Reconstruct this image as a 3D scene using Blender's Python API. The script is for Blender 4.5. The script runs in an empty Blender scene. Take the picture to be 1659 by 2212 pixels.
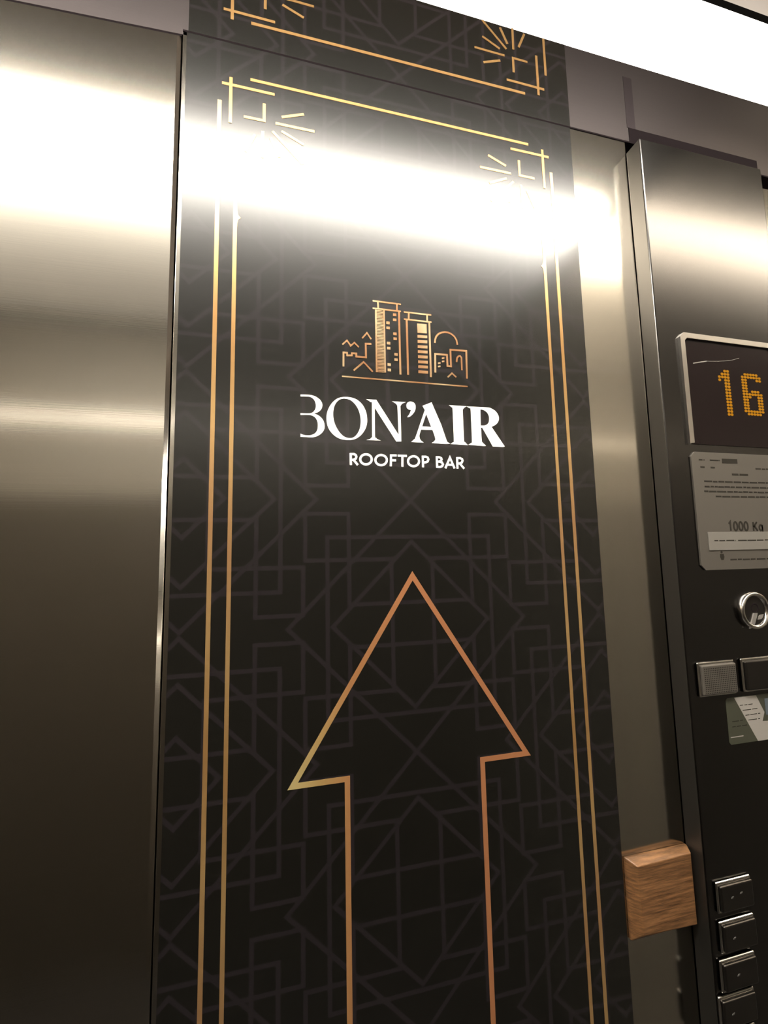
import bpy, bmesh, math, random
from mathutils import Matrix, Vector
random.seed(4)
scn = bpy.context.scene
COL = scn.collection

# ---------------------------------------------------------------- units
# U = half width of the gold frame on the lift wall (m). The wall is the plane y = 0,
# the cabin is on the side y < 0, z is up, the floor is z = 0.
U = 0.24
Z0 = 1.532
def P(x, z, off=0.0):
    """point on (or `off` in front of) the front wall, in frame units -> metres"""
    return Vector((U*x, -U*off, Z0 + U*z))

# ---------------------------------------------------------------- camera
CXU, DU, CZU, FPX = -0.69433, 2.2077, -0.13301, 939.78
right = Vector((0.9708, -0.2391, -0.0198))
down  = Vector((0.0058, 0.1062, -0.9943))
fwd   = Vector((0.2398, 0.9652, 0.1045))
cam_d = bpy.data.cameras.new('camera')
cam = bpy.data.objects.new('camera', cam_d); COL.objects.link(cam)
cam_d.sensor_fit = 'HORIZONTAL'; cam_d.sensor_width = 36.0
cam_d.lens = FPX*36.0/1659.0
cam_d.clip_start = 0.01; cam_d.clip_end = 50
M = Matrix((( right.x, -down.x, -fwd.x, U*CXU),
            ( right.y, -down.y, -fwd.y, -U*DU),
            ( right.z, -down.z, -fwd.z, Z0+U*CZU),
            (0,0,0,1)))
cam.matrix_world = M.normalized() if hasattr(M,'normalized') else M
scn.camera = cam

# ---------------------------------------------------------------- world, exposure
w = bpy.data.worlds.new('world'); scn.world = w; w.use_nodes = True
w.node_tree.nodes['Background'].inputs[0].default_value = (0.02,0.017,0.014,1)
w.node_tree.nodes['Background'].inputs[1].default_value = 0.3
vs = scn.view_settings
vs.view_transform = 'Standard'; vs.look = 'None'; vs.gamma = 1; vs.use_curve_mapping = False
vs.exposure = 0.28
CEIL_LIGHT = 82.0      # lit ceiling panel
COVE_LIGHT = 9.0       # lit cove above the lintel
WARM = (1.0, 0.935, 0.83)

# ---------------------------------------------------------------- materials
def new_mat(name):
    m = bpy.data.materials.new(name); m.use_nodes = True
    nt = m.node_tree; b = nt.nodes['Principled BSDF']
    return m, nt, b
def simple(name, col, rough=0.5, metal=0.0, coat=0.0, spec=0.5, coat_rough=0.1):
    m, nt, b = new_mat(name)
    b.inputs['Base Color'].default_value = (*col,1)
    b.inputs['Roughness'].default_value = rough
    b.inputs['Metallic'].default_value = metal
    b.inputs['Specular IOR Level'].default_value = spec
    b.inputs['Coat Weight'].default_value = coat
    b.inputs['Coat Roughness'].default_value = coat_rough
    return m
def steel(name, col, rough, aniso=0.0, grain=0.03, blotch=0.12, scale=(6,6,900)):
    m, nt, b = new_mat(name)
    tc = nt.nodes.new('ShaderNodeTexCoord')
    mp = nt.nodes.new('ShaderNodeMapping'); mp.inputs['Scale'].default_value = scale
    nz = nt.nodes.new('ShaderNodeTexNoise'); nz.inputs['Scale'].default_value = 1.0; nz.inputs['Detail'].default_value = 4
    nt.links.new(tc.outputs['Object'], mp.inputs[0]); nt.links.new(mp.outputs[0], nz.inputs['Vector'])
    n2 = nt.nodes.new('ShaderNodeTexNoise'); n2.inputs['Scale'].default_value = 5.0; n2.inputs['Detail'].default_value = 3
    nt.links.new(tc.outputs['Object'], n2.inputs['Vector'])
    mr = nt.nodes.new('ShaderNodeMapRange'); mr.inputs['To Min'].default_value = rough-blotch*0.2; mr.inputs['To Max'].default_value = rough+blotch*0.2
    nt.links.new(n2.outputs['Fac'], mr.inputs['Value']); nt.links.new(mr.outputs[0], b.inputs['Roughness'])
    cr = nt.nodes.new('ShaderNodeMapRange'); cr.inputs['To Min'].default_value = 0.93; cr.inputs['To Max'].default_value = 1.06
    nt.links.new(nz.outputs['Fac'], cr.inputs['Value'])
    mx = nt.nodes.new('ShaderNodeVectorMath'); mx.operation = 'SCALE'; mx.inputs[0].default_value = col
    nt.links.new(cr.outputs[0], mx.inputs['Scale']); nt.links.new(mx.outputs[0], b.inputs['Base Color'])
    bp_ = nt.nodes.new('ShaderNodeBump'); bp_.inputs['Strength'].default_value = grain; bp_.inputs['Distance'].default_value = 0.0004
    nt.links.new(nz.outputs['Fac'], bp_.inputs['Height']); nt.links.new(bp_.outputs[0], b.inputs['Normal'])
    b.inputs['Metallic'].default_value = 1.0
    b.inputs['Anisotropic'].default_value = aniso
    if aniso:
        tg = nt.nodes.new('ShaderNodeTangent'); tg.direction_type = 'RADIAL'; tg.axis = 'Z'
        nt.links.new(tg.outputs[0], b.inputs['Tangent'])
    return m
def emit(name, col, strength):
    m, nt, b = new_mat(name)
    b.inputs['Base Color'].default_value = (0.8,0.8,0.8,1)
    b.inputs['Emission Color'].default_value = (*col,1)
    b.inputs['Emission Strength'].default_value = strength
    return m
def gold(name, stops, scale=(1,0,1), mirror=True):
    """printed foil: a colour ramp that drifts along the print"""
    m, nt, b = new_mat(name)
    tc = nt.nodes.new('ShaderNodeTexCoord')
    dt = nt.nodes.new('ShaderNodeVectorMath'); dt.operation = 'DOT_PRODUCT'; dt.inputs[1].default_value = scale
    nt.links.new(tc.outputs['Object'], dt.inputs[0])
    sn = nt.nodes.new('ShaderNodeMath'); sn.operation = 'PINGPONG' if mirror else 'MULTIPLY'; sn.inputs[1].default_value = 1.0
    nt.links.new(dt.outputs['Value'], sn.inputs[0])
    rp = nt.nodes.new('ShaderNodeValToRGB')
    els = rp.color_ramp.elements
    els[0].position = stops[0][0]; els[0].color = (*stops[0][1],1)
    els[1].position = stops[-1][0]; els[1].color = (*stops[-1][1],1)
    for p_, c_ in stops[1:-1]:
        e = els.new(p_); e.color = (*c_,1)
    nt.links.new(sn.outputs[0], rp.inputs[0]); nt.links.new(rp.outputs[0], b.inputs['Base Color'])
    b.inputs['Roughness'].default_value = 0.27; b.inputs['Metallic'].default_value = 0.62
    b.inputs['Coat Weight'].default_value = 0.0
    return m

STEEL = steel('brushed_steel', (0.4648,0.4399,0.3901), 0.14, blotch=0.01)
STEEL_DOOR = steel('brushed_steel_door', (0.4814,0.4524,0.3984), 0.125, blotch=0.01)
LINTEL = steel('lintel_steel', (0.0548,0.0473,0.0473), 0.42, blotch=0.02)
LINTEL_D = steel('lintel_strip', (0.032,0.026,0.028), 0.45, blotch=0.02)
COPSIDE = simple('graphite_side', (0.095,0.088,0.080), 0.40, 0.92)
COPSTEEL = steel('graphite_steel', (0.066,0.063,0.061), 0.19, blotch=0.03)
BACKPANEL = simple('beige_laminate', (0.1716,0.1599,0.1404), 0.5)
BACKLOW = simple('dark_laminate', (0.0429,0.0359,0.0281), 0.5)
SIDESTEEL = steel('side_wall_steel', (0.50,0.46,0.40), 0.07, grain=0.0, blotch=0.0)
SIDESTEEL.node_tree.nodes['Principled BSDF'].inputs['Metallic'].default_value = 0.80
CHROME = simple('chrome', (0.5146,0.4980,0.4731), 0.12, 1.0)
SATIN = simple('satin_metal', (0.4565,0.4316,0.3984), 0.28, 1.0)
DARKMETAL = simple('dark_metal', (0.0415,0.0373,0.0332), 0.3, 0.9)
RUBBER = simple('dark_gap', (0.010,0.007,0.008), 0.9, spec=0.05)
VBLACK, VPURP, VROUGH, VSPEC = (0.0058,0.0054,0.0044), (0.0130,0.0105,0.0117), 0.21, 0.62
WHITE = simple('white_print', (0.92,0.90,0.86), 0.35)
GOLD_Y = gold('gold_print', [(0.0,(0.4236,0.2337,0.0876)),(0.5,(0.4967,0.3141,0.1315)),(1.0,(0.4382,0.2410,0.1096))], (0.5,0,4.0))
GOLD_C = gold('copper_print', [(0.0,(0.64,0.27,0.125)),(0.55,(0.64,0.30,0.125)),(0.8,(0.70,0.46,0.18)),(1.0,(0.78,0.62,0.28))], (-6.8,0,0), mirror=False)
GOLD_S = gold('emblem_gold_print', [(0.0,(0.3506,0.1607,0.0730)),(0.5,(0.4382,0.2483,0.1242)),(1.0,(0.5259,0.3944,0.2337))], (30,0,9))
SIGNM = simple('engraved_plate', (0.1003,0.0893,0.0777), 0.42, 0.4)
SIGNTXT = simple('engraved_text', (0.022,0.019,0.015), 0.8, spec=0.1)
LABELM = simple('label_strip', (0.1424,0.1327,0.1165), 0.5)
GLASS = simple('display_window', (0.0083,0.0050,0.0050), 0.22, spec=0.10)
LED = emit('amber_led', (1.0,0.40,0.01), 0.40)
LED.node_tree.nodes['Principled BSDF'].inputs['Base Color'].default_value = (0.02,0.01,0.0,1); LED.node_tree.nodes['Principled BSDF'].inputs['Specular IOR Level'].default_value = 0.05
CARD_D = simple('card_green', (0.0388,0.0408,0.0272), 0.45)
CARD_W = simple('card_white', (0.2719,0.2525,0.2331), 0.5)
CARD_B = simple('card_blue', (0.0777,0.0971,0.1165), 0.5)
MARK = simple('grey_mark', (0.2822,0.2656,0.2490), 0.4, 0.5)
MARK_D = simple('dim_mark', (0.0830,0.0789,0.0747), 0.5)
CEILM = simple('ceiling_laminate', (0.042,0.031,0.023), 0.5)
FLOORM, nt, b = new_mat('floor_tile')
b.inputs['Base Color'].default_value = (0.035,0.030,0.026,1); b.inputs['Roughness'].default_value = 0.5
ck = nt.nodes.new('ShaderNodeTexBrick'); ck.inputs['Scale'].default_value = 3.0
ck.inputs['Color1'].default_value = (0.02,0.017,0.015,1); ck.inputs['Color2'].default_value = (0.016,0.014,0.012,1); ck.inputs['Mortar'].default_value = (0.015,0.013,0.011,1)
nt.links.new(ck.outputs['Color'], b.inputs['Base Color'])
PANEL_L = emit('ceiling_diffuser', WARM, CEIL_LIGHT)
# edge-lit panel: brightest along its front edge, fading towards the rear of the cabin
nt = PANEL_L.node_tree; ge = nt.nodes.new('ShaderNodeTexCoord'); sx = nt.nodes.new('ShaderNodeSeparateXYZ'); nt.links.new(ge.outputs['Generated'], sx.inputs[0])
rp = nt.nodes.new('ShaderNodeValToRGB'); nt.links.new(sx.outputs[1], rp.inputs[0])
E_ = rp.color_ramp.elements                       # Generated y: 0 = rear edge, 1 = front edge
LF, LB = 2.03, 5.80                                # front and rear edge of the lit panel (units from the front wall)
E_[0].position = 0.0; E_[0].color = (0.0016,)*3+(1,); E_[1].position = 1.0; E_[1].color = (1,1,1,1)
for d_,v_ in ((4.5,0.0038),(3.8,0.0085),(3.2,0.022),(2.85,0.07),(2.55,0.38)):
    e = E_.new((LB-d_)/(LB-LF)); e.color = (v_,v_,v_,1)
mu = nt.nodes.new('ShaderNodeMath'); mu.operation = 'MULTIPLY'; mu.inputs[1].default_value = CEIL_LIGHT
nt.links.new(rp.outputs[0], mu.inputs[0]); nt.links.new(mu.outputs[0], nt.nodes['Principled BSDF'].inputs['Emission Strength'])
COVE_L = emit('cove_diffuser', (1.0,0.93,0.82), COVE_LIGHT)
REAR_L = emit('rear_glow', WARM, 3.4)
# oak block
WOOD, nt, b = new_mat('oak_wood')
tc = nt.nodes.new('ShaderNodeTexCoord'); mp = nt.nodes.new('ShaderNodeMapping'); mp.inputs['Scale'].default_value = (22,70,330)
nz = nt.nodes.new('ShaderNodeTexNoise'); nz.inputs['Scale'].default_value = 1.0; nz.inputs['Detail'].default_value = 6; nz.inputs['Roughness'].default_value = 0.65
rp = nt.nodes.new('ShaderNodeValToRGB')
rp.color_ramp.elements[0].position = 0.32; rp.color_ramp.elements[0].color = (0.045,0.02,0.007,1)
rp.color_ramp.elements[1].position = 0.68; rp.color_ramp.elements[1].color = (0.25,0.12,0.048,1)
nt.links.new(tc.outputs['Object'], mp.inputs[0]); nt.links.new(mp.outputs[0], nz.inputs['Vector']); nt.links.new(nz.outputs['Fac'], rp.inputs[0]); nt.links.new(rp.outputs[0], b.inputs['Base Color'])
b.inputs['Roughness'].default_value = 0.45
bn = nt.nodes.new('ShaderNodeBump'); bn.inputs['Strength'].default_value = 0.35; bn.inputs['Distance'].default_value = 0.0006
nt.links.new(nz.outputs['Fac'], bn.inputs['Height']); nt.links.new(bn.outputs[0], b.inputs['Normal'])

# ---------------------------------------------------------------- object helpers
ORIGIN = {}
def obj(name, bm, mat, parent=None, origin=None, smooth=False):
    """bmesh in world metres -> object whose origin sits at `origin` (default: centre)"""
    vs_ = [v.co for v in bm.verts]
    if origin is None:
        lo = Vector([min(v[i] for v in vs_) for i in range(3)]); hi = Vector([max(v[i] for v in vs_) for i in range(3)])
        origin = (lo+hi)/2
    origin = Vector(origin)
    bmesh.ops.translate(bm, verts=bm.verts, vec=-origin)
    bmesh.ops.recalc_face_normals(bm, faces=bm.faces)
    me = bpy.data.meshes.new(name); bm.to_mesh(me); bm.free()
    if smooth:
        for p in me.polygons: p.use_smooth = True
    mats = mat if isinstance(mat,(list,tuple)) else [mat]
    for m in mats: me.materials.append(m)
    o = bpy.data.objects.new(name, me); COL.objects.link(o)
    ORIGIN[o.name] = origin.copy()
    if parent:
        o.parent = parent; o.location = origin - ORIGIN[parent.name]
    else:
        o.location = origin
    return o
def thing(name, label, cat, loc, group=None):
    o = bpy.data.objects.new(name, None); COL.objects.link(o); o.location = loc; ORIGIN[o.name] = Vector(loc)
    o.empty_display_size = 0.05
    o['label'] = label; o['category'] = cat
    if group: o['group'] = group
    return o
def tag(o, label, cat, group=None):
    o['label'] = label; o['category'] = cat
    if group: o['group'] = group
    return o
def structure(o):
    o['kind'] = 'structure'; return o
def box(bm, x0,x1,y0,y1,z0,z1, bevel=0.0, seg=2):
    vs_ = [bm.verts.new((x,y,z)) for x in (x0,x1) for y in (y0,y1) for z in (z0,z1)]
    idx = [(0,1,3,2),(4,6,7,5),(0,4,5,1),(2,3,7,6),(0,2,6,4),(1,5,7,3)]
    fs = [bm.faces.new([vs_[i] for i in f]) for f in idx]
    if bevel:
        es = set()
        for f in fs: es.update(f.edges)
        bmesh.ops.bevel(bm, geom=list(es), offset=bevel, segments=seg, profile=0.5, affect='EDGES')
def wbox(bm, X0,X1,o0,o1,Za,Zb, bevel=0.0, seg=2):
    """box in frame units; o0..o1 = offsets in front of the wall"""
    a = P(X0,Za,o0); c = P(X1,Zb,o1)
    box(bm, min(a.x,c.x),max(a.x,c.x), min(a.y,c.y),max(a.y,c.y), min(a.z,c.z),max(a.z,c.z), bevel, seg)
def prism(bm, pts, o0, o1):
    """closed outline (X,Z) in frame units extruded from offset o0 out to o1"""
    f = [bm.verts.new(P(x,z,o1)) for x,z in pts]; bk = [bm.verts.new(P(x,z,o0)) for x,z in pts]
    bm.faces.new(f); bm.faces.new(bk[::-1])
    n = len(pts)
    for i in range(n): bm.faces.new((f[i],f[(i+1)%n],bk[(i+1)%n],bk[i]))
def stroke(bm, pts, w, o0, o1, clipx=None):
    """mitred polyline of width w"""
    pts = [Vector(p) for p in pts]; n = len(pts); closed = (pts[0]-pts[-1]).length < 1e-3 and n > 3
    if closed: pts = pts[:-1]; n -= 1
    L, R = [], []
    for i in range(n):
        if closed: a,b_,c = pts[i-1], pts[i], pts[(i+1)%n]
        else: a,b_,c = pts[max(i-1,0)], pts[i], pts[min(i+1,n-1)]
        d1 = (b_-a).normalized() if (b_-a).length > 1e-9 else (c-b_).normalized()
        d2 = (c-b_).normalized() if (c-b_).length > 1e-9 else d1
        n1 = Vector((-d1.y,d1.x)); n2 = Vector((-d2.y,d2.x))
        m = (n1+n2); m = m.normalized() if m.length > 1e-6 else n1
        k = (w/2)/max(m.dot(n1), 0.35)
        L.append(b_+m*k); R.append(b_-m*k)
    rng = range(n) if closed else range(n-1)
    fl = [bm.verts.new(P(p.x,p.y,o1)) for p in L]; fr = [bm.verts.new(P(p.x,p.y,o1)) for p in R]
    bl = [bm.verts.new(P(p.x,p.y,o0)) for p in L]; br = [bm.verts.new(P(p.x,p.y,o0)) for p in R]
    for i in rng:
        j = (i+1)%n
        bm.faces.new((fl[i],fl[j],fr[j],fr[i])); bm.faces.new((bl[i],br[i],br[j],bl[j]))
        bm.faces.new((fl[i],bl[i],bl[j],fl[j])); bm.faces.new((fr[i],fr[j],br[j],br[i]))
    if not closed:
        bm.faces.new((fl[0],fr[0],br[0],bl[0])); bm.faces.new((fl[-1],bl[-1],br[-1],fr[-1]))
def smooth_loop(pts, deg=38, sub=3):
    """Catmull-Rom refine where the outline turns gently; corners stay sharp"""
    n = len(pts); V = [Vector(p) for p in pts]; out = []
    def corner(i):
        a = (V[i]-V[i-1]); b_ = (V[(i+1)%n]-V[i])
        return a.length < 1e-9 or b_.length < 1e-9 or a.angle(b_) > math.radians(deg)
    cs = [corner(i) for i in range(n)]
    for i in range(n):
        p1, p2 = V[i], V[(i+1)%n]
        out.append(p1)
        if cs[i] and cs[(i+1)%n]: continue
        if (p2-p1).length > 0.09: continue
        p0 = V[i-1] if not cs[i] else p1*2-p2
        p3 = V[(i+2)%n] if not cs[(i+1)%n] else p2*2-p1
        for s in range(1,sub):
            t = s/sub
            out.append(0.5*((2*p1)+(p2-p0)*t+(2*p0-5*p1+4*p2-p3)*t*t+(3*p1-p0-3*p2+p3)*t**3))
    return [(p.x,p.y) for p in out]
def filled(bm, loops, o0, o1):
    """outline with holes -> prism, via a filled 2D curve"""
    cu = bpy.data.curves.new('tmp','CURVE'); cu.dimensions = '2D'; cu.fill_mode = 'FRONT'
    for lp in loops:
        sp = cu.splines.new('POLY'); sp.points.add(len(lp)-1); sp.use_cyclic_u = True
        for i,(x,z) in enumerate(lp): sp.points[i].co = (x,z,0,1)
    co = bpy.data.objects.new('tmp', cu); COL.objects.link(co)
    me = co.to_mesh()
    vv = [bm.verts.new(P(v.co.x, v.co.y, o1)) for v in me.vertices]
    for p in me.polygons:
        try: bm.faces.new([vv[i] for i in p.vertices])
        except ValueError: pass
    co.to_mesh_clear(); bpy.data.objects.remove(co); bpy.data.curves.remove(cu)
    for lp in loops:      # side walls of the print
        n = len(lp); f = [bm.verts.new(P(x,z,o1)) for x,z in lp]; b_ = [bm.verts.new(P(x,z,o0)) for x,z in lp]
        for i in range(n): bm.faces.new((f[i],f[(i+1)%n],b_[(i+1)%n],b_[i]))

# ================================================================ the setting
FLOORZ = -Z0/U
CEILZ = 4.12
LTOP = 3.285
SEAM = 2.663
XR, XL, YB = 3.35, -5.8, 6.0          # cabin walls (units), YB = depth in front of the front wall
def sbox(name, args, mat, bevel=0.0):
    bm = bmesh.new(); wbox(bm, *args, bevel=bevel); return structure(obj(name, bm, mat))
sbox('floor', (XL-0.2, XR+0.2, -0.5, YB+0.2, FLOORZ-0.2, FLOORZ), FLOORM)
# front wall: plate behind the vinyl and the bare strip beside it
sbox('wall_front', (-1.190, 1.600, -0.12, 0.0, FLOORZ, SEAM-0.006), STEEL, 0.0004)
# sliding door leaf with a rounded edge
def seam_drop(X): return 0.028 + 0.055*max(0.0, -1.199-X)      # top edge drops towards the left to follow the lens bend
DP = [(XL,0.0)]+[(-1.2195+.21*math.sin(a), -.21*(1-math.cos(a))) for a in [math.radians(.6*k) for k in range(0,11)]]+[(-1.1968,-.0022),(-1.1965,-.01),(-1.1965,-.12),(XL,-.12)]
bm = bmesh.new()
lo = [bm.verts.new(P(x,FLOORZ,o_)) for x,o_ in DP]; hi = [bm.verts.new(P(x,SEAM-.006-seam_drop(x),o_)) for x,o_ in DP]
for k in range(len(DP)): bm.faces.new((lo[k],lo[(k+1)%len(DP)],hi[(k+1)%len(DP)],hi[k]))
bm.faces.new(lo[::-1]); bm.faces.new(hi)
door = structure(obj('door_1', bm, STEEL_DOOR))
for p in door.data.polygons: p.use_smooth = abs(p.normal.x) > 0.01 and abs(p.normal.y) > 0.01
# backing that keeps the joints dark
sbox('wall_shaft', (XL, XR, -0.30, -0.14, FLOORZ, LTOP), RUBBER)
bm = bmesh.new(); wbox(bm, XL, XR, -0.12, 0.0, SEAM+0.006, LTOP)
for X_ in (-1.194,):
    bmesh.ops.bisect_plane(bm, geom=bm.verts[:]+bm.edges[:]+bm.faces[:], plane_co=(U*X_,0,0), plane_no=(1,0,0))
for v in bm.verts:
    if v.co.x < U*-1.19 and v.co.z < Z0+U*(SEAM+.1): v.co.z -= U*seam_drop(v.co.x/U)
structure(obj('trim_1', bm, LINTEL))
#          # lintel plate
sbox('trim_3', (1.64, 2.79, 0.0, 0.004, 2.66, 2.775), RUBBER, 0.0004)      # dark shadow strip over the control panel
sbox('trim_4', (1.630, 1.70, 0.0, 0.0015, 2.776, 3.17), LINTEL_D)          # darker vertical strip on the lintel
sbox('trim_7', (2.665, XR, -0.10, 0.05, FLOORZ, 2.50), STEEL, 0.001)      # narrow steel plate beyond the control panel
sbox('wall_left', (XL-0.2, XL, 0.0, YB, FLOORZ, CEILZ), SIDESTEEL)
sbox('wall_right', (XR, XR+0.2, 0.0, YB, FLOORZ, CEILZ), SIDESTEEL)
sbox('wall_back', (XL-0.2, XR+0.2, YB, YB+0.2, FLOORZ, CEILZ), BACKPANEL)
sbox('trim_2', (XL, XR, YB-0.04, YB, FLOORZ, 0.98), BACKLOW)          # darker lower panel of the rear wall
sbox('ceiling', (XL-0.2, XR+0.2, 0.0, YB+0.2, CEILZ, CEILZ+0.2), CEILM)
# cove above the lintel
cv = thing('cove_light', 'long white glowing cove light running along the top edge of the lintel', 'light', P(0.0, LTOP, -0.02))
bm = bmesh.new(); wbox(bm, XL, XR, -0.10, -0.04, LTOP+0.004, CEILZ-0.001); obj('diffuser', bm, COVE_L, cv)
bm = bmesh.new(); wbox(bm, XL, XR, -0.14, -0.105, LTOP, CEILZ); obj('housing', bm, SATIN, cv)
for nm_,xa,xb in (('trim_5',-1.19,XR),('trim_6',XL,-1.196)):            # dark joint between lintel and the panels below
    bm = bmesh.new(); wbox(bm, xa, xb, -0.11, (0.0034 if xb > 0 else -0.0005), SEAM-.0055, SEAM+.0055)
    if xb < 0:
        for v in bm.verts: v.co.z -= U*seam_drop(v.co.x/U)
    structure(obj(nm_, bm, RUBBER))
# glowing strip added on the unseen rear wall, reflected as a bright line
wl = thing('rear_glow_strip', 'slim warm glowing strip added along the unseen rear wall of the cabin', 'light', P(0.0, 2.32, YB))
bm = bmesh.new(); wbox(bm, XL+.02, XR-.02, YB-0.05, YB-.001, 2.36, 2.40); wbox(bm, XL+.02, XR-.02, YB-0.05, YB-.001, 2.24, 2.28); obj('frame', bm, SATIN, wl)
bm = bmesh.new(); wbox(bm, XL+.02, XR-.02, YB-0.04, YB-.001, 2.28, 2.36); obj('diffuser', bm, REAR_L, wl)
# lit ceiling panel
cl = thing('ceiling_light', 'long lit panel set in the ceiling parallel to the front wall', 'light', P(0.0, CEILZ, 3.0))
bm = bmesh.new(); wbox(bm, XL+0.15, XR-0.15, LF, LB, CEILZ-0.035, CEILZ-0.005); obj('diffuser', bm, PANEL_L, cl)
bm = bmesh.new()
for a in ((XL+0.08,XR-0.08,LF-.07,LF),(XL+0.08,XR-0.08,LB,LB+.07),(XL+0.08,XL+0.15,LF-.07,LB+.07),(XR-0.15,XR-0.08,LF-.07,LB+.07)):
    wbox(bm, a[0],a[1],a[2],a[3], CEILZ-0.06, CEILZ-0.001)
obj('frame', bm, SATIN, cl)

# ================================================================ vinyl artwork
# one quarter of the repeating line pattern: u = |X|, v = distance from a mirror line
QC = [[(1.125,.105),(.81,.105),(.705,0)],[(.705,0),(1.125,.42)],[(.94,0),(1.125,.19)],
 [(.79,.105),(.79,.5725),(.565,.5725),(.565,.3400)],[(1.01,0),(1.01,.3400),(.565,.3400)],
 [(.675,0),(.675,.4575),(1.125,.4575)],[(.335,.0725),(.555,.0725),(.555,.3075),(.1125,.3075),(.1125,.6375)],
 [(.335,.0725),(.335,.5325),(0,.5325)],[(.445,.6375),(.445,.1925),(0,.1925)],
 [(.50,0),(1.125,.625)],[(0,0),(.6375,.6375)],[(0,.2175),(.42,.6375)]]
M0, HP = 0.1675, 0.6375
def pattern_vinyl(w=0.0205, soft=0.0025):
    """black vinyl with the faint line pattern printed on it (world position -> folded cell)"""
    m, nt, b = new_mat('black_vinyl'); N = nt.nodes; Lk = nt.links
    def math_(op, a, b_=None, c=None):
        n = N.new('ShaderNodeMath'); n.operation = op
        for i,v in enumerate((a,b_,c)):
            if v is None: continue
            if isinstance(v,(int,float)): n.inputs[i].default_value = v
            else: Lk.new(v, n.inputs[i])
        return n.outputs[0]
    ge = N.new('ShaderNodeNewGeometry'); sx = N.new('ShaderNodeSeparateXYZ'); Lk.new(ge.outputs['Position'], sx.inputs[0])
    u = math_('PINGPONG', math_('ABSOLUTE', math_('DIVIDE', sx.outputs[0], U)), 1.125)
    v = math_('PINGPONG', math_('ABSOLUTE', math_('SUBTRACT', math_('DIVIDE', math_('SUBTRACT', sx.outputs[2], Z0), U), M0)), HP)
    dm = None      # smallest distance to any line
    for pl in QC:
        for a,b_ in zip(pl[:-1],pl[1:]):
            L_ = math.hypot(b_[0]-a[0], b_[1]-a[1]); d = ((b_[0]-a[0])/L_, (b_[1]-a[1])/L_)
            mx_, mz_ = (a[0]+b_[0])/2, (a[1]+b_[1])/2
            pu = math_('SUBTRACT', u, mx_); pv = math_('SUBTRACT', v, mz_)
            al = math_('ADD', math_('MULTIPLY', pu, d[0]), math_('MULTIPLY', pv, d[1]))
            ac = math_('ADD', math_('MULTIPLY', pu, -d[1]), math_('MULTIPLY', pv, d[0]))
            q_ = math_('MAXIMUM', math_('ABSOLUTE', ac), math_('SUBTRACT', math_('ABSOLUTE', al), L_/2))
            dm = q_ if dm is None else math_('MINIMUM', dm, q_)
    mr = N.new('ShaderNodeMapRange'); mr.inputs['From Min'].default_value = w/2-soft; mr.inputs['From Max'].default_value = w/2+soft
    mr.inputs['To Min'].default_value = 1.0; mr.inputs['To Max'].default_value = 0.0; Lk.new(dm, mr.inputs['Value'])
    mix = N.new('ShaderNodeMix'); mix.data_type = 'RGBA'
    mix.inputs['A'].default_value = (*VBLACK,1); mix.inputs['B'].default_value = (*VPURP,1)
    Lk.new(mr.outputs[0], mix.inputs['Factor']); Lk.new(mix.outputs['Result'], b.inputs['Base Color'])
    b.inputs['Roughness'].default_value = VROUGH; b.inputs['Specular IOR Level'].default_value = VSPEC
    return m
VINYL = pattern_vinyl()
def star(bm, sx, z, o0, o1):
    prism(bm, [(sx*.9025,z+.055),(sx*.900,z+.03),(sx*.896,z+.012),(sx*.884,z),(sx*.896,z-.012),(sx*.900,z-.03),(sx*.9025,z-.055)], o0, o1)
RAYS = [((.502,.0),(.712,.0)),((.560,.092),(.679,.045)),((.560,-.095),(.680,-.040)),((.565,-.215),(.728,-.052)),
        ((.690,-.200),(.738,-.093)),((.780,-.222),(.778,-.063)),((.866,-.205),(.818,-.093))]
def burst(bm, sx, zc, sz, o0, o1, w=.0155):
    """corner ornament: small angle mark and seven rays; sz=+1 frame top, -1 the mirrored one on the lintel"""
    for a,b_ in RAYS:
        stroke(bm, [(sx*a[0], zc+sz*a[1]),(sx*b_[0], zc+sz*b_[1])], w, o0, o1)
    stroke(bm, [(sx*.772,zc+sz*.104),(sx*.772,zc+sz*.0),(sx*.877,zc+sz*.0)], w, o0, o1)
ART = .0030    # vinyl front, units
PAT = .0036; INK = .0046
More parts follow.
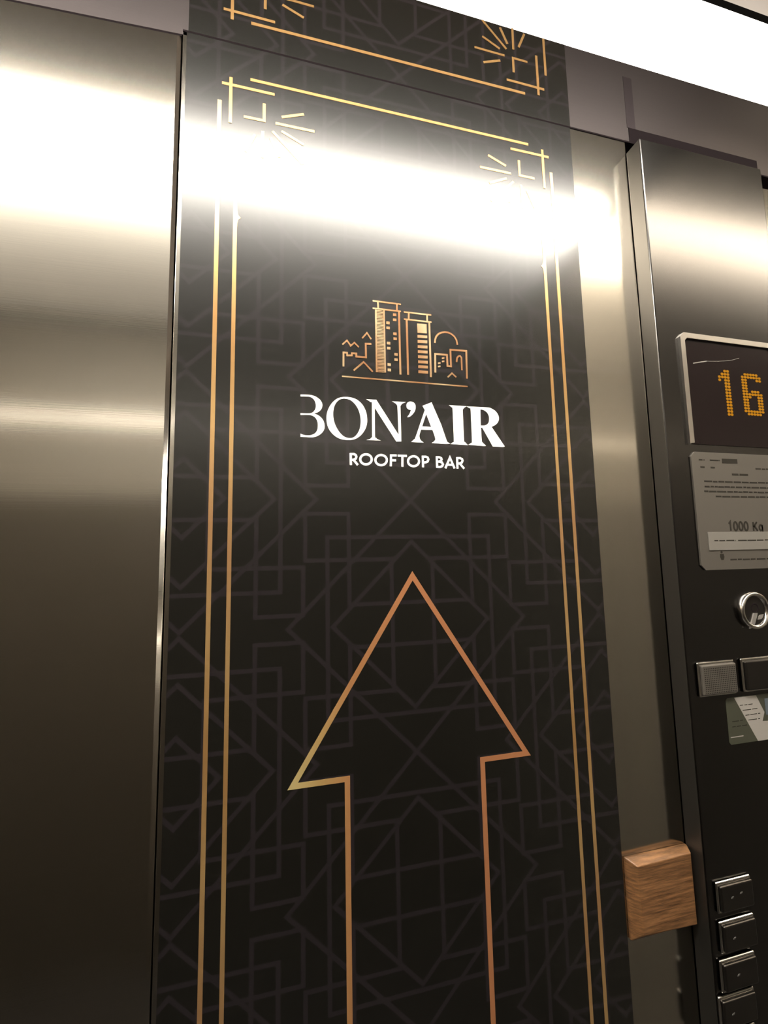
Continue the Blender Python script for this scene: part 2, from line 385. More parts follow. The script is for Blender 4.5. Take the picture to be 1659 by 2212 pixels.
LETTERS = [[[[-0.5781,0.7119],[-0.5515,0.7131],[-0.5274,0.7134],[-0.5068,0.7091],[-0.4895,0.7003],[-0.4757,0.6886],[-0.4678,0.6747],[-0.4661,0.6604],[-0.4696,0.6457],[-0.4777,0.6334],[-0.4915,0.6228],[-0.5098,0.6149],[-0.4933,0.6102],[-0.4795,0.6021],[-0.4675,0.5902],[-0.4596,0.5764],[-0.4555,0.5587],[-0.4556,0.5409],[-0.4609,0.5263],[-0.4713,0.5123],[-0.4869,0.5002],[-0.504,0.4922],[-0.5245,0.4884],[-0.5517,0.4885],[-0.578,0.4887],[-0.578,0.5055],[-0.5652,0.5005],[-0.5483,0.4982],[-0.5313,0.499],[-0.5142,0.5048],[-0.5005,0.5154],[-0.4929,0.53],[-0.4901,0.5461],[-0.49,0.5639],[-0.4941,0.5798],[-0.501,0.5918],[-0.5105,0.6002],[-0.5225,0.6048],[-0.5379,0.606],[-0.578,0.6036],[-0.578,0.6128],[-0.5379,0.6142],[-0.5242,0.6168],[-0.5139,0.6232],[-0.5053,0.6345],[-0.5008,0.6473],[-0.5,0.6635],[-0.5034,0.6777],[-0.5096,0.6898],[-0.5189,0.6982],[-0.5309,0.7031],[-0.548,0.7036],[-0.5781,0.7022]]],[[[-0.3451,0.716],[-0.3701,0.7116],[-0.3915,0.7017],[-0.411,0.684],[-0.427,0.6612],[-0.4394,0.6333],[-0.4449,0.6024],[-0.4433,0.5702],[-0.4365,0.5455],[-0.4245,0.5246],[-0.4071,0.5059],[-0.3863,0.4926],[-0.3617,0.4848],[-0.3263,0.4835],[-0.2978,0.4896],[-0.2725,0.5052],[-0.2542,0.5243],[-0.2393,0.5487],[-0.2309,0.5748],[-0.2288,0.5969],[-0.2309,0.6262],[-0.2395,0.6551],[-0.2537,0.68],[-0.2734,0.699],[-0.2949,0.7104],[-0.3201,0.7159]],[[-0.347,0.706],[-0.3238,0.7028],[-0.3024,0.6896],[-0.2829,0.6652],[-0.2706,0.6366],[-0.2649,0.6058],[-0.265,0.5766],[-0.2701,0.5471],[-0.2812,0.5229],[-0.2958,0.5052],[-0.312,0.4961],[-0.3298,0.4945],[-0.351,0.4996],[-0.372,0.5166],[-0.3893,0.5408],[-0.4024,0.5689],[-0.4092,0.6009],[-0.4097,0.6297],[-0.4042,0.6591],[-0.3934,0.6816],[-0.3774,0.698],[-0.3631,0.7041]]],[[[-0.2324,0.7118],[-0.1772,0.7119],[-0.057,0.5249],[-0.0598,0.6742],[-0.0625,0.6891],[-0.0698,0.6991],[-0.0903,0.7097],[-0.0114,0.7106],[-0.0319,0.7005],[-0.0405,0.6886],[-0.0429,0.6715],[-0.0428,0.4893],[-0.0711,0.4873],[-0.1869,0.6678],[-0.1882,0.5148],[-0.1836,0.5041],[-0.1746,0.4953],[-0.1564,0.4889],[-0.2349,0.4878],[-0.2148,0.4953],[-0.2066,0.5048],[-0.2035,0.5177],[-0.2013,0.6835],[-0.2077,0.6961],[-0.2186,0.7039]]],[[[0.0167,0.7155],[0.032,0.7116],[0.0413,0.702],[0.044,0.687],[0.0404,0.6677],[0.0302,0.6501],[0.0144,0.634],[0.0008,0.6268],[-0.0057,0.6271],[0.0071,0.6448],[0.0173,0.6682],[0.0039,0.67],[-0.0062,0.678],[-0.0089,0.6911],[-0.0048,0.7046],[0.0051,0.7128]]],[[[0.1375,0.7196],[0.1905,0.5948],[0.2184,0.5084],[0.2286,0.4955],[0.2403,0.4896],[0.2104,0.4864],[0.1307,0.4885],[0.1459,0.4994],[0.1529,0.5091],[0.1506,0.5242],[0.1382,0.5615],[0.072,0.5607],[0.0627,0.535],[0.0611,0.5199],[0.0664,0.5032],[0.0845,0.4883],[0.0123,0.4884],[0.028,0.5033],[0.0408,0.5226],[0.0968,0.6732],[0.0839,0.6961]],[[0.1039,0.6508],[0.1309,0.5789],[0.0783,0.5791]]],[[[0.2395,0.7107],[0.3476,0.7108],[0.3337,0.7021],[0.3251,0.6917],[0.3224,0.6759],[0.3231,0.5171],[0.3274,0.5038],[0.3461,0.4854],[0.2403,0.4877],[0.2567,0.4987],[0.2625,0.5143],[0.2618,0.6838],[0.2583,0.6972]]],[[[0.3464,0.7107],[0.4732,0.7124],[0.5025,0.7071],[0.5272,0.6928],[0.5423,0.6718],[0.5463,0.6502],[0.5388,0.6299],[0.5231,0.6132],[0.4971,0.5991],[0.564,0.5028],[0.5748,0.4895],[0.563,0.4843],[0.4989,0.4851],[0.4382,0.592],[0.4306,0.5904],[0.4318,0.5183],[0.4361,0.5049],[0.4553,0.489],[0.4455,0.4847],[0.347,0.4874],[0.3659,0.4998],[0.3719,0.5155],[0.3721,0.6869],[0.3665,0.7003]],[[0.4315,0.6986],[0.4514,0.6959],[0.4718,0.6833],[0.4834,0.6623],[0.4845,0.6426],[0.4793,0.6225],[0.4661,0.61],[0.4513,0.6045],[0.4295,0.6033]]]]
TAGLINE = [[[-0.32,0.4138],[-0.3196,0.3509]],[[-0.3221,0.4089],[-0.3029,0.4097],[-0.2933,0.4048],[-0.2902,0.396],[-0.2936,0.3858],[-0.3033,0.3799],[-0.32,0.3777]],[[-0.3072,0.3805],[-0.2828,0.352]],[[-0.2079,0.3849],[-0.2088,0.3788],[-0.2112,0.3729],[-0.215,0.3677],[-0.22,0.3632],[-0.2259,0.3598],[-0.2324,0.3576],[-0.2393,0.3567],[-0.2461,0.3571],[-0.2526,0.3589],[-0.2583,0.3619],[-0.2631,0.3661],[-0.2667,0.3711],[-0.2689,0.3767],[-0.2695,0.3827],[-0.2687,0.3887],[-0.2663,0.3945],[-0.2626,0.3998],[-0.2577,0.4043],[-0.2518,0.4077],[-0.2453,0.41],[-0.2384,0.4109],[-0.2316,0.4105],[-0.2251,0.4087],[-0.2192,0.4057],[-0.2144,0.4016],[-0.2108,0.3966],[-0.2086,0.3909],[-0.2079,0.3849]],[[-0.1257,0.3837],[-0.1266,0.3775],[-0.1291,0.3717],[-0.133,0.3663],[-0.138,0.3618],[-0.144,0.3584],[-0.1507,0.3562],[-0.1577,0.3552],[-0.1646,0.3557],[-0.1712,0.3575],[-0.1771,0.3606],[-0.1819,0.3647],[-0.1855,0.3698],[-0.1877,0.3754],[-0.1884,0.3815],[-0.1875,0.3876],[-0.1851,0.3934],[-0.1813,0.3987],[-0.1763,0.4033],[-0.1703,0.4067],[-0.1636,0.409],[-0.1566,0.41],[-0.1497,0.4095],[-0.143,0.4078],[-0.1371,0.4047],[-0.1322,0.4005],[-0.1286,0.3955],[-0.1264,0.3898],[-0.1257,0.3837]],[[0.0546,0.3837],[0.0537,0.3776],[0.0512,0.3717],[0.0473,0.3663],[0.0422,0.3618],[0.0362,0.3584],[0.0295,0.3561],[0.0225,0.3552],[0.0156,0.3557],[0.0091,0.3575],[0.0033,0.3606],[-0.0015,0.3648],[-0.0051,0.3698],[-0.0072,0.3755],[-0.0078,0.3816],[-0.0069,0.3877],[-0.0044,0.3936],[-0.0006,0.3989],[0.0044,0.4034],[0.0104,0.4069],[0.0171,0.4092],[0.0241,0.4101],[0.031,0.4097],[0.0376,0.4079],[0.0434,0.4048],[0.0483,0.4007],[0.0519,0.3956],[0.054,0.3898],[0.0546,0.3837]],[[-0.1018,0.4149],[-0.1044,0.3508]],[[-0.104,0.4099],[-0.0705,0.4107]],[[-0.1045,0.384],[-0.0749,0.3842]],[[-0.0654,0.4101],[-0.0134,0.4104]],[[-0.0389,0.4107],[-0.0404,0.3504]],[[0.0767,0.415],[0.0769,0.3511]],[[0.0744,0.4095],[0.0939,0.4102],[0.1047,0.406],[0.1087,0.3961],[0.104,0.3842],[0.0929,0.3788],[0.0769,0.377]],[[0.1574,0.4147],[0.1574,0.3502]],[[0.1551,0.4095],[0.1727,0.4097],[0.1836,0.4051],[0.1855,0.3979],[0.1808,0.3902],[0.1696,0.386],[0.1586,0.3852]],[[0.1696,0.386],[0.1871,0.3819],[0.1925,0.3711],[0.1877,0.3609],[0.1761,0.3559],[0.1567,0.3553]],[[0.2059,0.3496],[0.2348,0.4099],[0.2602,0.3504]],[[0.2155,0.3702],[0.2521,0.3701]],[[0.2776,0.414],[0.2773,0.3497]],[[0.2752,0.4092],[0.2955,0.4095],[0.3066,0.4048],[0.3098,0.3955],[0.3049,0.385],[0.2929,0.3795],[0.2775,0.3782]],[[0.2911,0.3803],[0.3179,0.3509]]]
SKYLINE = [[0.0074,[[-0.362,0.828],[0.3589,0.8275]]],[0.0085,[[-0.1876,1.2751],[-0.0255,1.2746]]],[0.0085,[[-0.1884,1.2318],[-0.0265,1.2324]]],[0.0091,[[-0.1581,1.2745],[-0.1572,1.2357]]],[0.0091,[[-0.0492,1.2727],[-0.0501,1.2351]]],[0.0091,[[-0.1708,1.2257],[-0.1721,0.8663]]],[0.008,[[-0.1244,1.2287],[-0.1243,0.8688]]],[0.0103,[[-0.0381,1.2309],[-0.0383,0.8654]]],[0.0051,[[-0.1698,1.222],[-0.1235,1.2218]]],[0.0051,[[-0.1698,1.2134],[-0.1235,1.2133]]],[0.0051,[[-0.1699,1.2049],[-0.1236,1.2049]]],[0.0051,[[-0.1699,1.1964],[-0.1236,1.1964]]],[0.0051,[[-0.1699,1.1879],[-0.1236,1.1879]]],[0.0051,[[-0.1699,1.1795],[-0.1237,1.1795]]],[0.0051,[[-0.1699,1.171],[-0.1237,1.1711]]],[0.0051,[[-0.17,1.1625],[-0.1238,1.1626]]],[0.0051,[[-0.17,1.154],[-0.1238,1.1542]]],[0.0051,[[-0.17,1.1456],[-0.1238,1.1458]]],[0.0051,[[-0.17,1.1371],[-0.1239,1.1373]]],[0.0051,[[-0.1701,1.1287],[-0.1239,1.1289]]],[0.0051,[[-0.1701,1.1202],[-0.1239,1.1205]]],[0.0051,[[-0.1701,1.1118],[-0.124,1.1121]]],[0.0051,[[-0.1701,1.1033],[-0.124,1.1037]]],[0.0051,[[-0.1701,1.0949],[-0.1241,1.0954]]],[0.0051,[[-0.1702,1.0865],[-0.1241,1.087]]],[0.0051,[[-0.1702,1.0781],[-0.1241,1.0786]]],[0.0051,[[-0.1702,1.0697],[-0.1242,1.0702]]],[0.0051,[[-0.1702,1.0613],[-0.1242,1.0619]]],[0.0051,[[-0.1702,1.0529],[-0.1242,1.0535]]],[0.0051,[[-0.1703,1.0445],[-0.1243,1.0452]]],[0.0051,[[-0.1703,1.0361],[-0.1243,1.0368]]],[0.0051,[[-0.1703,1.0277],[-0.1243,1.0285]]],[0.0051,[[-0.1703,1.0194],[-0.1244,1.0202]]],[0.0051,[[-0.1704,1.011],[-0.1244,1.0118]]],[0.0051,[[-0.1704,1.0027],[-0.1245,1.0035]]],[0.0051,[[-0.1704,0.9943],[-0.1245,0.9952]]],[0.0051,[[-0.1704,0.986],[-0.1245,0.9869]]],[0.0051,[[-0.1704,0.9776],[-0.1246,0.9786]]],[0.0051,[[-0.1705,0.9693],[-0.1246,0.9703]]],[0.0051,[[-0.1705,0.961],[-0.1246,0.962]]],[0.0051,[[-0.1705,0.9526],[-0.1247,0.9537]]],[0.0051,[[-0.1705,0.9443],[-0.1247,0.9455]]],[0.0051,[[-0.1705,0.936],[-0.1248,0.9372]]],[0.0051,[[-0.1706,0.9277],[-0.1248,0.9289]]],[0.0051,[[-0.1706,0.9194],[-0.1248,0.9207]]],[0.0051,[[-0.1706,0.9111],[-0.1249,0.9124]]],[0.0051,[[-0.1706,0.9028],[-0.1249,0.9042]]],[0.0051,[[-0.1707,0.8946],[-0.1249,0.8959]]],[0.0051,[[-0.1707,0.8863],[-0.125,0.8877]]],[0.0051,[[-0.1707,0.878],[-0.125,0.8795]]],[0.0051,[[-0.1707,0.8698],[-0.125,0.8713]]],[0.0085,[[-0.0099,1.2316],[0.1532,1.2327]]],[0.0085,[[-0.011,1.1894],[0.153,1.19]]],[0.0091,[[0.0189,1.2295],[0.0178,1.19]]],[0.0091,[[0.127,1.2313],[0.1268,1.1915]]],[0.0108,[[0.0055,1.1858],[0.0053,0.8669]]],[0.0103,[[0.1392,1.1873],[0.1389,0.8655]]],[0.0097,[[0.1689,1.069],[0.1713,1.089],[0.1776,1.1066],[0.1908,1.1233],[0.2095,1.1344],[0.2305,1.1396],[0.2519,1.1397],[0.2709,1.1326],[0.289,1.1197],[0.3011,1.0998],[0.3058,1.0718]]],[0.0103,[[0.1658,0.8937],[0.1684,1.0032],[0.2393,1.0045],[0.2404,0.9393],[0.2617,0.939],[0.2614,1.0371],[0.3592,1.04],[0.3562,0.8739]]],[0.0091,[[0.297,0.967],[0.3003,0.9916],[0.3089,1.0032],[0.3195,1.0059],[0.3274,0.997],[0.3277,0.9206]]],[0.008,[[0.239,0.8727],[0.2659,0.8984],[0.291,0.877]]],[0.0091,[[-0.2988,0.865],[-0.2437,0.9177],[-0.1937,0.8671]]],[0.0097,[[-0.3533,0.8823],[-0.3525,0.9601],[-0.3336,0.9609],[-0.3322,0.9462],[-0.308,0.9485],[-0.3069,0.9609],[-0.2831,0.9616],[-0.2833,0.9445],[-0.2302,0.9452],[-0.2305,1.0222],[-0.1989,1.0244]]],[0.008,[[-0.3577,1.0053],[-0.3328,1.0304],[-0.3105,1.0006]]],[0.008,[[-0.3167,0.9983],[-0.2926,1.0222],[-0.2685,0.9989]]],[0.008,[[-0.2495,1.0515],[-0.2227,1.0853],[-0.1995,1.0514]]]]
WINDOWS = [[[-0.073,1.216],[-0.0533,1.2162],[-0.0537,1.2006],[-0.0734,1.2004]],[[-0.0737,1.1864],[-0.054,1.1866],[-0.0544,1.1709],[-0.0741,1.1708]],[[-0.1122,1.1642],[-0.0927,1.1642],[-0.0931,1.1487],[-0.1126,1.1487]],[[-0.1123,1.1349],[-0.0928,1.1349],[-0.0932,1.1194],[-0.1126,1.1194]],[[-0.0739,1.105],[-0.0543,1.1049],[-0.0547,1.0894],[-0.0743,1.0895]],[[-0.0735,1.0763],[-0.0539,1.0762],[-0.0543,1.0607],[-0.0738,1.0609]],[[-0.1115,1.047],[-0.092,1.0469],[-0.0924,1.0315],[-0.1118,1.0317]],[[-0.1115,1.018],[-0.0921,1.0178],[-0.0925,1.0025],[-0.1119,1.0027]],[[-0.0701,0.9861],[-0.0506,0.9858],[-0.051,0.9705],[-0.0705,0.9708]],[[-0.0708,0.956],[-0.0513,0.9557],[-0.0517,0.9404],[-0.0712,0.9407]],[[-0.1108,0.924],[-0.0915,0.9236],[-0.0919,0.9084],[-0.1112,0.9088]],[[-0.1104,0.8938],[-0.0911,0.8933],[-0.0915,0.8781],[-0.1107,0.8786]],[[0.2083,0.9864],[0.2233,0.9893],[0.2229,0.9797],[0.2079,0.9768]],[[0.2076,0.9673],[0.2226,0.9701],[0.2222,0.9606],[0.2072,0.9577]],[[0.1838,0.955],[0.1987,0.9578],[0.1983,0.9483],[0.1834,0.9455]],[[0.1831,0.9354],[0.198,0.9382],[0.1976,0.9287],[0.1827,0.9259]],[[0.0659,1.1726],[0.1229,1.1746],[0.1223,1.1198],[0.0671,1.1171]],[[0.0667,1.1048],[0.1242,1.1076],[0.1236,1.0906],[0.0662,1.088]],[[0.0666,1.0752],[0.124,1.0778],[0.1234,1.0609],[0.0661,1.0584]],[[0.0664,1.045],[0.1237,1.0475],[0.1232,1.0306],[0.0659,1.0283]],[[0.0663,1.0155],[0.1235,1.0178],[0.123,1.001],[0.0658,0.9989]],[[0.0661,0.9861],[0.1233,0.9882],[0.1228,0.9715],[0.0657,0.9695]],[[0.066,0.9563],[0.1231,0.9582],[0.1225,0.9415],[0.0655,0.9396]],[[0.0659,0.9281],[0.1229,0.9299],[0.1224,0.9132],[0.0654,0.9115]],[[0.0657,0.8984],[0.1227,0.8999],[0.1221,0.8833],[0.0652,0.8818]]]

ban = thing('vinyl_banner', 'tall black wall banner with gold frame, skyline emblem, white lettering and upward arrow', 'banner', P(0,-4.2,0.0))
bm = bmesh.new(); wbox(bm, -1.170, 1.166, 0.0008, ART, -4.6, SEAM-0.006); obj('backing', bm, VINYL, ban)
LW = .0205
for s in (-1,1):
    bm = bmesh.new(); stroke(bm, [(s*1.0,2.30),(s*1.0,-4.3)], LW, ART, INK); obj('border_line', bm, GOLD_Y, ban)
for s in (-1,1):
    bm = bmesh.new(); stroke(bm, [(s*.912,2.02),(s*.912,-4.3)], .0195, ART, INK); star(bm, s, 1.642, ART, INK); obj('border_line', bm, GOLD_Y, ban)
bm = bmesh.new(); stroke(bm, [(-.846,2.463),(.846,2.463)], .0175, ART, INK); obj('border_line', bm, GOLD_Y, ban)
for s in (-1,1):
    bm = bmesh.new(); stroke(bm, [(s*.99,2.405),(s*.718,2.405)], .0165, ART, INK); stroke(bm, [(s*.945,2.449),(s*.945,2.178)], .0165, ART, INK+.0006); obj('corner_cross', bm, GOLD_Y, ban)
for s in (-1,1):
    bm = bmesh.new(); burst(bm, s, 2.232, 1, ART, INK); obj('corner_sunburst', bm, GOLD_Y, ban)
bm = bmesh.new()
for k_,(w_, pl) in enumerate(SKYLINE): stroke(bm, pl, max(w_*1.05,.0042), ART, INK+.00012*(k_%7))
for q_ in WINDOWS: prism(bm, q_, ART, INK+.0002)
o = obj('skyline_emblem', bm, GOLD_S, ban); o['label'] = 'gold outline of two towers and small houses with a rising sun'
nm = ['B','O','N','apostrophe','A','I','R']
bm = bmesh.new()
for lp in LETTERS: filled(bm, [smooth_loop(l) for l in lp], ART, INK)
o = obj('title_lettering', bm, WHITE, ban); o['label'] = "white serif letters BON'AIR"
bm = bmesh.new()
for k_,pl in enumerate(TAGLINE): stroke(bm, pl, .0118, ART, INK+.00015*(k_%5))
o = obj('tagline_lettering', bm, WHITE, ban); o['label'] = 'white capitals ROOFTOP BAR'
bm = bmesh.new()
stroke(bm, [(-.3555,-4.3),(-.3555,-1.19),(-.614,-1.19),(0,-.230),(.614,-1.19),(.3555,-1.19),(.3555,-4.3)], .026, ART, INK)
obj('arrow_outline', bm, GOLD_C, ban)

lb = thing('lintel_banner', 'short black vinyl piece with gold sunburst corners on the lintel above the banner', 'banner', P(0,SEAM+.012,0.0))
bm = bmesh.new(); wbox(bm, -1.163, 1.170, 0.0, ART, SEAM+0.006, LTOP-0.004); obj('backing', bm, VINYL, lb)
bm = bmesh.new(); stroke(bm, [(-.846,2.812),(.846,2.825)], .0185, ART, INK); obj('border_line', bm, GOLD_Y, lb)
for s in (-1,1):
    bm = bmesh.new(); stroke(bm, [(s*1.008,3.275),(s*1.008,3.0)], .0165, ART, INK); obj('border_line', bm, GOLD_Y, lb)
for s,dz in ((-1,-.035),(1,0)):
    bm = bmesh.new(); stroke(bm, [(s*.99,2.892+dz),(s*.718,2.892+dz)], .0165, ART, INK); stroke(bm, [(s*.945,2.838+dz),(s*.945,3.13+dz)], .0165, ART, INK+.0006); obj('corner_cross', bm, GOLD_Y, lb)
for s,dz in ((-1,-.035),(1,0)):
    bm = bmesh.new(); burst(bm, s, 3.063+dz, -1, ART, INK); obj('corner_sunburst', bm, GOLD_Y, lb)

# ================================================================ control panel
CF = .115                  # front of the panel face
CB = -1.60
cp = thing('control_panel', 'dark steel lift control panel with amber floor display, key switch and square buttons', 'control panel', P(2.12,-4.5,0.0))
bm = bmesh.new(); wbox(bm, 1.600, 2.645, 0.0, CF, -4.9, 2.572, bevel=0.0022, seg=4); fp = obj('faceplate', bm, [COPSTEEL, COPSIDE], cp)
for p in fp.data.polygons:
    if abs(p.normal.x) > 0.9: p.material_index = 1
# display
bm = bmesh.new(); T_ = .018
def framebox(bm, X0,X1,Z0_,Z1_,t,o0,o1,ch):
    outer = [(X0,Z0_),(X0,Z1_-ch),(X0+ch,Z1_),(X1-ch,Z1_),(X1,Z1_-ch),(X1,Z0_)]
    inner = [(X0+t,Z0_+t*0.2),(X0+t,Z1_-ch*.6-t),(X0+t+ch*.6,Z1_-t),(X1-t-ch*.6,Z1_-t),(X1-t,Z1_-ch*.6-t),(X1-t,Z0_+t*.2)]
    n = len(outer)
    fo=[bm.verts.new(P(x,z,o1)) for x,z in outer]; fi=[bm.verts.new(P(x,z,o1)) for x,z in inner]
    bo=[bm.verts.new(P(x,z,o0)) for x,z in outer]; bi=[bm.verts.new(P(x,z,o0)) for x,z in inner]
    for i in range(n-1):
        bm.faces.new((fo[i],fo[i+1],fi[i+1],fi[i])); bm.faces.new((bo[i],bi[i],bi[i+1],bo[i+1]))
        bm.faces.new((fo[i],bo[i],bo[i+1],fo[i+1])); bm.faces.new((fi[i],fi[i+1],bi[i+1],bi[i]))
    for i in (0,n-1): bm.faces.new((fo[i],fi[i],bi[i],bo[i]))
framebox(bm, 1.760, 2.560, 0.525, 1.243, .034, CF, CF+.018, .030)
df = obj('display_frame', bm, SATIN, cp); df['label'] = 'bright metal display frame'
bm = bmesh.new(); wbox(bm, 1.792, 2.53, CF, CF+.006, 0.527, 1.212); obj('display_window', bm, GLASS, df)
DOT = .0155
ONE = ["..##.",".###.","####.","#.##.","..##.","..##.","..##.","..##.","..##.","..##.","..##.","..##.","..##.","..##.","..##."]
SIX = [".#####..","#######.","##...##.","##......","##......","##......","##.###..","#######.","###..##.","##...##.","##...##.","##...##.","##...##.","#######.",".#####.."]
def digit(rows, x0, x1, ztop, zbot):
    bm = bmesh.new(); nr = len(rows); nc = max(len(r) for r in rows)
    for r,row in enumerate(rows):
        for c_,ch in enumerate(row):
            if ch != '#': continue
            cx = x0+(x1-x0)*(c_+.5)/nc; cz = ztop+(zbot-ztop)*(r+.5)/nr
            hw = (x1-x0)/nc*.44; hh = (ztop-zbot)/nr*.40
            prism(bm, [(cx-hw,cz-hh*.5),(cx-hw*.5,cz-hh),(cx+hw*.5,cz-hh),(cx+hw,cz-hh*.5),(cx+hw,cz+hh*.5),(cx+hw*.5,cz+hh),(cx-hw*.5,cz+hh),(cx-hw,cz+hh*.5)], CF+.0055, CF+.0072)
    return bm
o = obj('floor_digit', digit(ONE, 2.045, 2.165, 1.030, .722), LED, df); o['label'] = 'amber dot digit 1'
o = obj('floor_digit', digit(SIX, 2.236, 2.43, 1.022, .735), LED, df); o['label'] = 'amber dot digit 6'
bm = bmesh.new(); stroke(bm, [(1.855,1.050),(1.90,1.060),(1.965,1.074)], .006, CF+.006, CF+.0066); stroke(bm, [(1.965,1.074),(2.06,1.082),(2.16,1.096),(2.24,1.12)], .0022, CF+.006, CF+.0066); obj('scratch', bm, MARK, df)
# rating plate
bm = bmesh.new()
X0,X1,ZA,ZB,c_ = 1.765,2.50,-.245,.477,.03
prism(bm, [(X0,ZA+c_),(X0,ZB-c_),(X0+c_,ZB),(X1-c_,ZB),(X1,ZB-c_),(X1,ZA+c_),(X1-c_,ZA),(X0+c_,ZA)], CF, CF+.010)
for e in [e for e in bm.edges]: pass
rt = obj('rating_plate', bm, SIGNM, cp); rt['label'] = 'engraved metal load rating plate'
bm = bmesh.new(); S0,S1 = CF+.010, CF+.0112
def bars(x0,x1,z,h=.011,seed=0):
    """a line of engraved small print, too fine to read"""
    rnd = random.Random(seed); x = x0
    while x < x1:
        L_ = rnd.uniform(.02,.07); e = min(x+L_,x1)
        zz = z+rnd.uniform(-.0008,.0008)
        prism(bm, [(x,zz-h*.45),(e,zz-h*.45),(e,zz+h*.45),(x,zz+h*.45)], S0, S1); x = e+rnd.uniform(.006,.012)
bars(1.822,1.864,.427,.009,1); bars(1.908,1.985,.427,.009,2); bars(1.828,1.866,.382,.010,3); bars(1.908,1.946,.382,.010,4)
prism(bm, [(2.003,.411),(2.125,.413),(2.125,.441),(2.003,.440)], S0, S1)
obj('header_print', bm, SIGNTXT, rt); bm = bmesh.new()
bars(2.072,2.206,.342,.013,5); bars(2.27,2.44,.384,.009,12)
bars(1.847,2.40,.294,.010,6); bars(1.847,2.40,.262,.010,7); bars(1.840,2.40,.232,.010,8); bars(1.926,2.40,.202,.010,9)
obj('fine_print', bm, SIGNTXT, rt)
bm = bmesh.new(); bars(1.99,2.40,-.186,.009,10); obj('footer_print', bm, SIGNTXT, rt)
# load figure 1000 Kg as strokes
bm = bmesh.new()
def glyph(ch, x, z, h):
    wd = h*.62; s = .011
    if ch == '1': stroke(bm, [(x+wd*.15,z+h*.78),(x+wd*.5,z+h),(x+wd*.5,z)], s, S0, S1)
    if ch == '0': stroke(bm, [(x+wd*.5+wd*.42*math.cos(a*math.pi/7), z+h*.5+h*.48*math.sin(a*math.pi/7)) for a in range(15)], s, S0, S1)
    if ch == 'K':
        stroke(bm, [(x,z),(x,z+h)], s, S0, S1); stroke(bm, [(x+wd*.9,z+h),(x,z+h*.45)], s, S0, S1); stroke(bm, [(x+wd*.25,z+h*.55),(x+wd*.95,z)], s, S0, S1)
    if ch == 'g':
        stroke(bm, [(x+wd*.42+wd*.36*math.cos(a*math.pi/6), z+h*.36+h*.30*math.sin(a*math.pi/6)) for a in range(13)], s, S0, S1)
        stroke(bm, [(x+wd*.8,z+h*.68),(x+wd*.8,z-h*.12),(x+wd*.45,z-h*.25),(x+wd*.1,z-h*.15)], s, S0, S1)
for ch,x in zip('1000',(2.0,2.04,2.082,2.124)): glyph(ch, x, -.010, .055)
for ch,x in zip('Kg',(2.20,2.245)): glyph(ch, x, -.012, .055)
o = obj('load_lettering', bm, SIGNTXT, rt); o['label'] = 'dark figures 1000 Kg'
bm = bmesh.new(); wbox(bm, 1.832, 2.44, CF+.010, CF+.0145, -.128, -.018, bevel=.0003); lb2 = obj('label_strip', bm, LABELM, rt)
bm = bmesh.new(); S0,S1 = CF+.0145, CF+.0152; bars(1.875,2.04,-.070,.007,21); bars(2.06,2.36,-.070,.007,22); obj('strip_print', bm, SIGNTXT, lb2)
bm = bmesh.new(); S0,S1 = CF+.010, CF+.0112
prism(bm, [(1.926+.008*math.cos(a*math.pi/5),-.140+.008*math.sin(a*math.pi/5)) for a in range(10)], S0, S1)
prism(bm, [(1.914,-.150),(1.940,-.150),(1.944,-.170),(1.936,-.187),(1.920,-.187),(1.912,-.168)], S0, S1)
obj('person_symbol', bm, SIGNTXT, rt)
# key switch
def disc(bm, cx, cz, prof, n=40):
    """lathe round the axis towards the cabin: prof = [(radius, offset)...]"""
    rings = [[bm.verts.new(P(cx+r*math.cos(2*math.pi*i/n), cz+r*math.sin(2*math.pi*i/n), o_)) for i in range(n)] for r,o_ in prof]
    for a,b_ in zip(rings[:-1],rings[1:]):
        for i in range(n): bm.faces.new((a[i],a[(i+1)%n],b_[(i+1)%n],b_[i]))
    if prof[-1][0] < .06: bm.faces.new(rings[-1])
KX,KZ = 2.130,-.497
bm = bmesh.new(); disc(bm, KX, KZ, [(.112,CF),(.112,CF+.022),(.106,CF+.030),(.098,CF+.031),(.088,CF+.024),(.084,CF+.010)]); ks = obj('key_switch', bm, CHROME, cp, smooth=True); ks['label'] = 'chrome ringed key switch'
bm = bmesh.new(); disc(bm, KX, KZ, [(.088,CF+.004),(.086,CF+.014),(.04,CF+.015),(.034,CF+.015)]); obj('barrel_face', bm, DARKMETAL, ks)
bm = bmesh.new(); disc(bm, KX+.004, KZ+.015, [(.030,CF+.0155),(.026,CF+.0165),(.008,CF+.012)]); obj('keyhole', bm, RUBBER, ks)
bm = bmesh.new(); prism(bm, [(2.1132,-.5116),(2.1435,-.5124),(2.1037,-.5935),(2.0704,-.6004)], CF+.0152, CF+.0225); o = obj('barrel_mark', bm, MARK, ks)  # grey raised shapes on the barrel face
bm = bmesh.new(); prism(bm, [(2.1455,-.5517),(2.150,-.5343),(2.166,-.525),(2.1944,-.5215),(2.188,-.538),(2.1736,-.5492)], CF+.0152, CF+.0185); obj('barrel_mark', bm, MARK, ks)
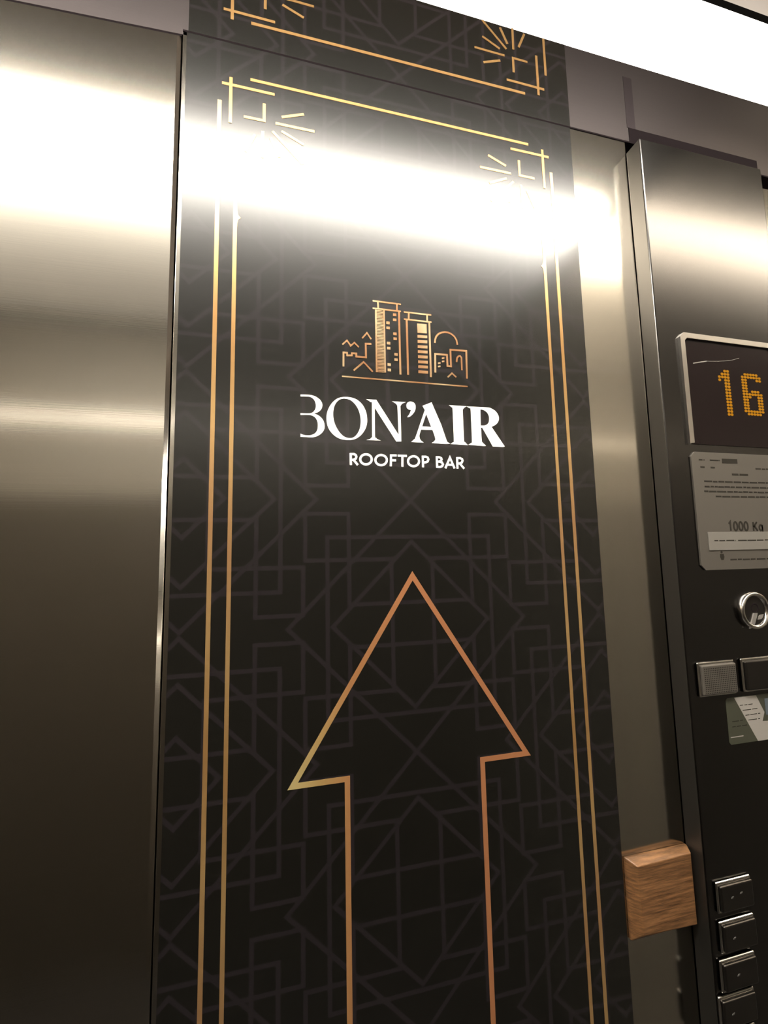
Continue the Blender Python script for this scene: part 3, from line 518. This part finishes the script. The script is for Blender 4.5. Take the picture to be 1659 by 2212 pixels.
# square call buttons
def button(name, X0,X1,Z0_,Z1_, face_mat, bez=.012, cap_in=.022, capmat=None):
    bm = bmesh.new(); wbox(bm, X0,X1, CF, CF+.016, Z0_,Z1_, bevel=.0022, seg=4); bz = obj(name, bm, CHROME, cp, smooth=False)
    bm = bmesh.new(); wbox(bm, X0+cap_in*.6,X1-cap_in*.25, CF+.012, CF+.030, Z0_+cap_in*.5,Z1_-cap_in*.7, bevel=.0022, seg=4)
    c = obj('button_cap', bm, face_mat, bz)
    return bz, c
sp, cap = button('intercom_speaker', 1.661,1.932,-.965,-.770, SIGNM); sp['label'] = 'square intercom speaker with a dotted grille'
bm = bmesh.new()
for r in range(13):
    for c__ in range(18):
        x = 1.692+c__*.0129; z = -.940+r*.0112
        prism(bm, [(x-.0032,z-.0028),(x+.0032,z-.0028),(x+.0032,z+.0028),(x-.0032,z+.0028)], CF+.0300, CF+.0306)
obj('grille_holes', bm, SIGNTXT, cap)
cb, cap = button('call_button', 1.985,2.256,-.965,-.770, DARKMETAL); cb['label'] = 'dark faced square button with a bright rim'
# sticker card
bm = bmesh.new(); prism(bm, [(1.868,-1.249),(1.856,-1.235),(1.856,-1.002),(1.868,-.990),(2.36,-.992),(2.36,-1.250)], CF, CF+.0020); cd = obj('notice_card', bm, CARD_D, cp); cd['label'] = 'dark green notice card with a slanted white area'
bm = bmesh.new(); prism(bm, [(1.9206,-.9916),(2.0882,-.9934),(2.1396,-1.0935),(2.1180,-1.1434),(2.36,-1.1583),(2.36,-1.2500),(2.0677,-1.2500)], CF+.0020, CF+.0026); cw = obj('white_area', bm, CARD_W, cd)
bm = bmesh.new(); S0,S1 = CF+.0026, CF+.0031
for (a,b_,z) in ((1.958,2.064,-1.0385),(1.975,2.089,-1.068),(1.992,2.106,-1.0970),(2.010,2.10,-1.126)): bars(a,b_,z,.0045,int(z*-999))
S0,S1 = CF+.0020, CF+.0025
for (a,b_,z) in ((1.889,1.982,-1.1225),(1.885,1.997,-1.1515)): bars(a,b_,z,.0045,int(z*-999))
obj('card_text', bm, SIGNTXT, cd)
bm = bmesh.new(); stroke(bm, [(1.868,-1.2091),(1.962,-1.2094)], .005, CF+.002, CF+.0026); obj('card_line', bm, CARD_W, cd)
bm = bmesh.new(); prism(bm, [(2.150,-1.018),(2.36,-1.018),(2.36,-1.135),(2.150,-1.110)], CF+.0026, CF+.0030); obj('blue_picture', bm, CARD_B, cd)
# floor buttons down the column
for i,(x0,zt) in enumerate(((1.650,-1.938),(1.648,-2.136),(1.628,-2.322),(1.598,-2.492),(1.585,-2.665))):
    fb, cap = button('floor_button', x0, x0+.245, zt-.160, zt, DARKMETAL)
    fb['label'] = ('square floor button, %s of the column' % ['topmost','second','third','fourth','fifth'][i])
    bm = bmesh.new()
    mk = [[(.085,-.078),(.148,-.066)],[(.075,-.080)],[(.10,-.075)],[(.070,-.078)],[(.08,-.075)]][i]
    for (dx,dz) in mk:
        prism(bm, [(x0+dx-.008,zt+dz-.004),(x0+dx+.004,zt+dz-.004),(x0+dx+.010,zt+dz+.004),(x0+dx-.002,zt+dz+.004)], CF+.0300, CF+.0320)
    obj('raised_mark', bm, MARK_D, cap)

# ================================================================ oak block
bm = bmesh.new()
b0 = [(1.176,-1.800),(1.597,-1.800),(1.597,-2.215),(1.176,-2.215)]
f0 = [(1.212,-1.822),(1.572,-1.812),(1.575,-2.180),(1.222,-2.165)]
vb = [bm.verts.new(P(x,z,0.0)) for x,z in b0]; vm = [bm.verts.new(P(x,z,.016)) for x,z in b0]; vf = [bm.verts.new(P(x,z,.062)) for x,z in f0]
for a,b_ in ((vb,vm),(vm,vf)):
    for i in range(4): bm.faces.new((a[i],a[(i+1)%4],b_[(i+1)%4],b_[i]))
bm.faces.new(vf); bm.faces.new(vb[::-1])
bmesh.ops.bevel(bm, geom=[e for e in bm.edges], offset=.0012, segments=2, profile=.5, affect='EDGES')
wb = obj('wooden_block', bm, WOOD, None)
tag(wb, 'small square oak block fixed to the steel strip between banner and control panel', 'wooden block')
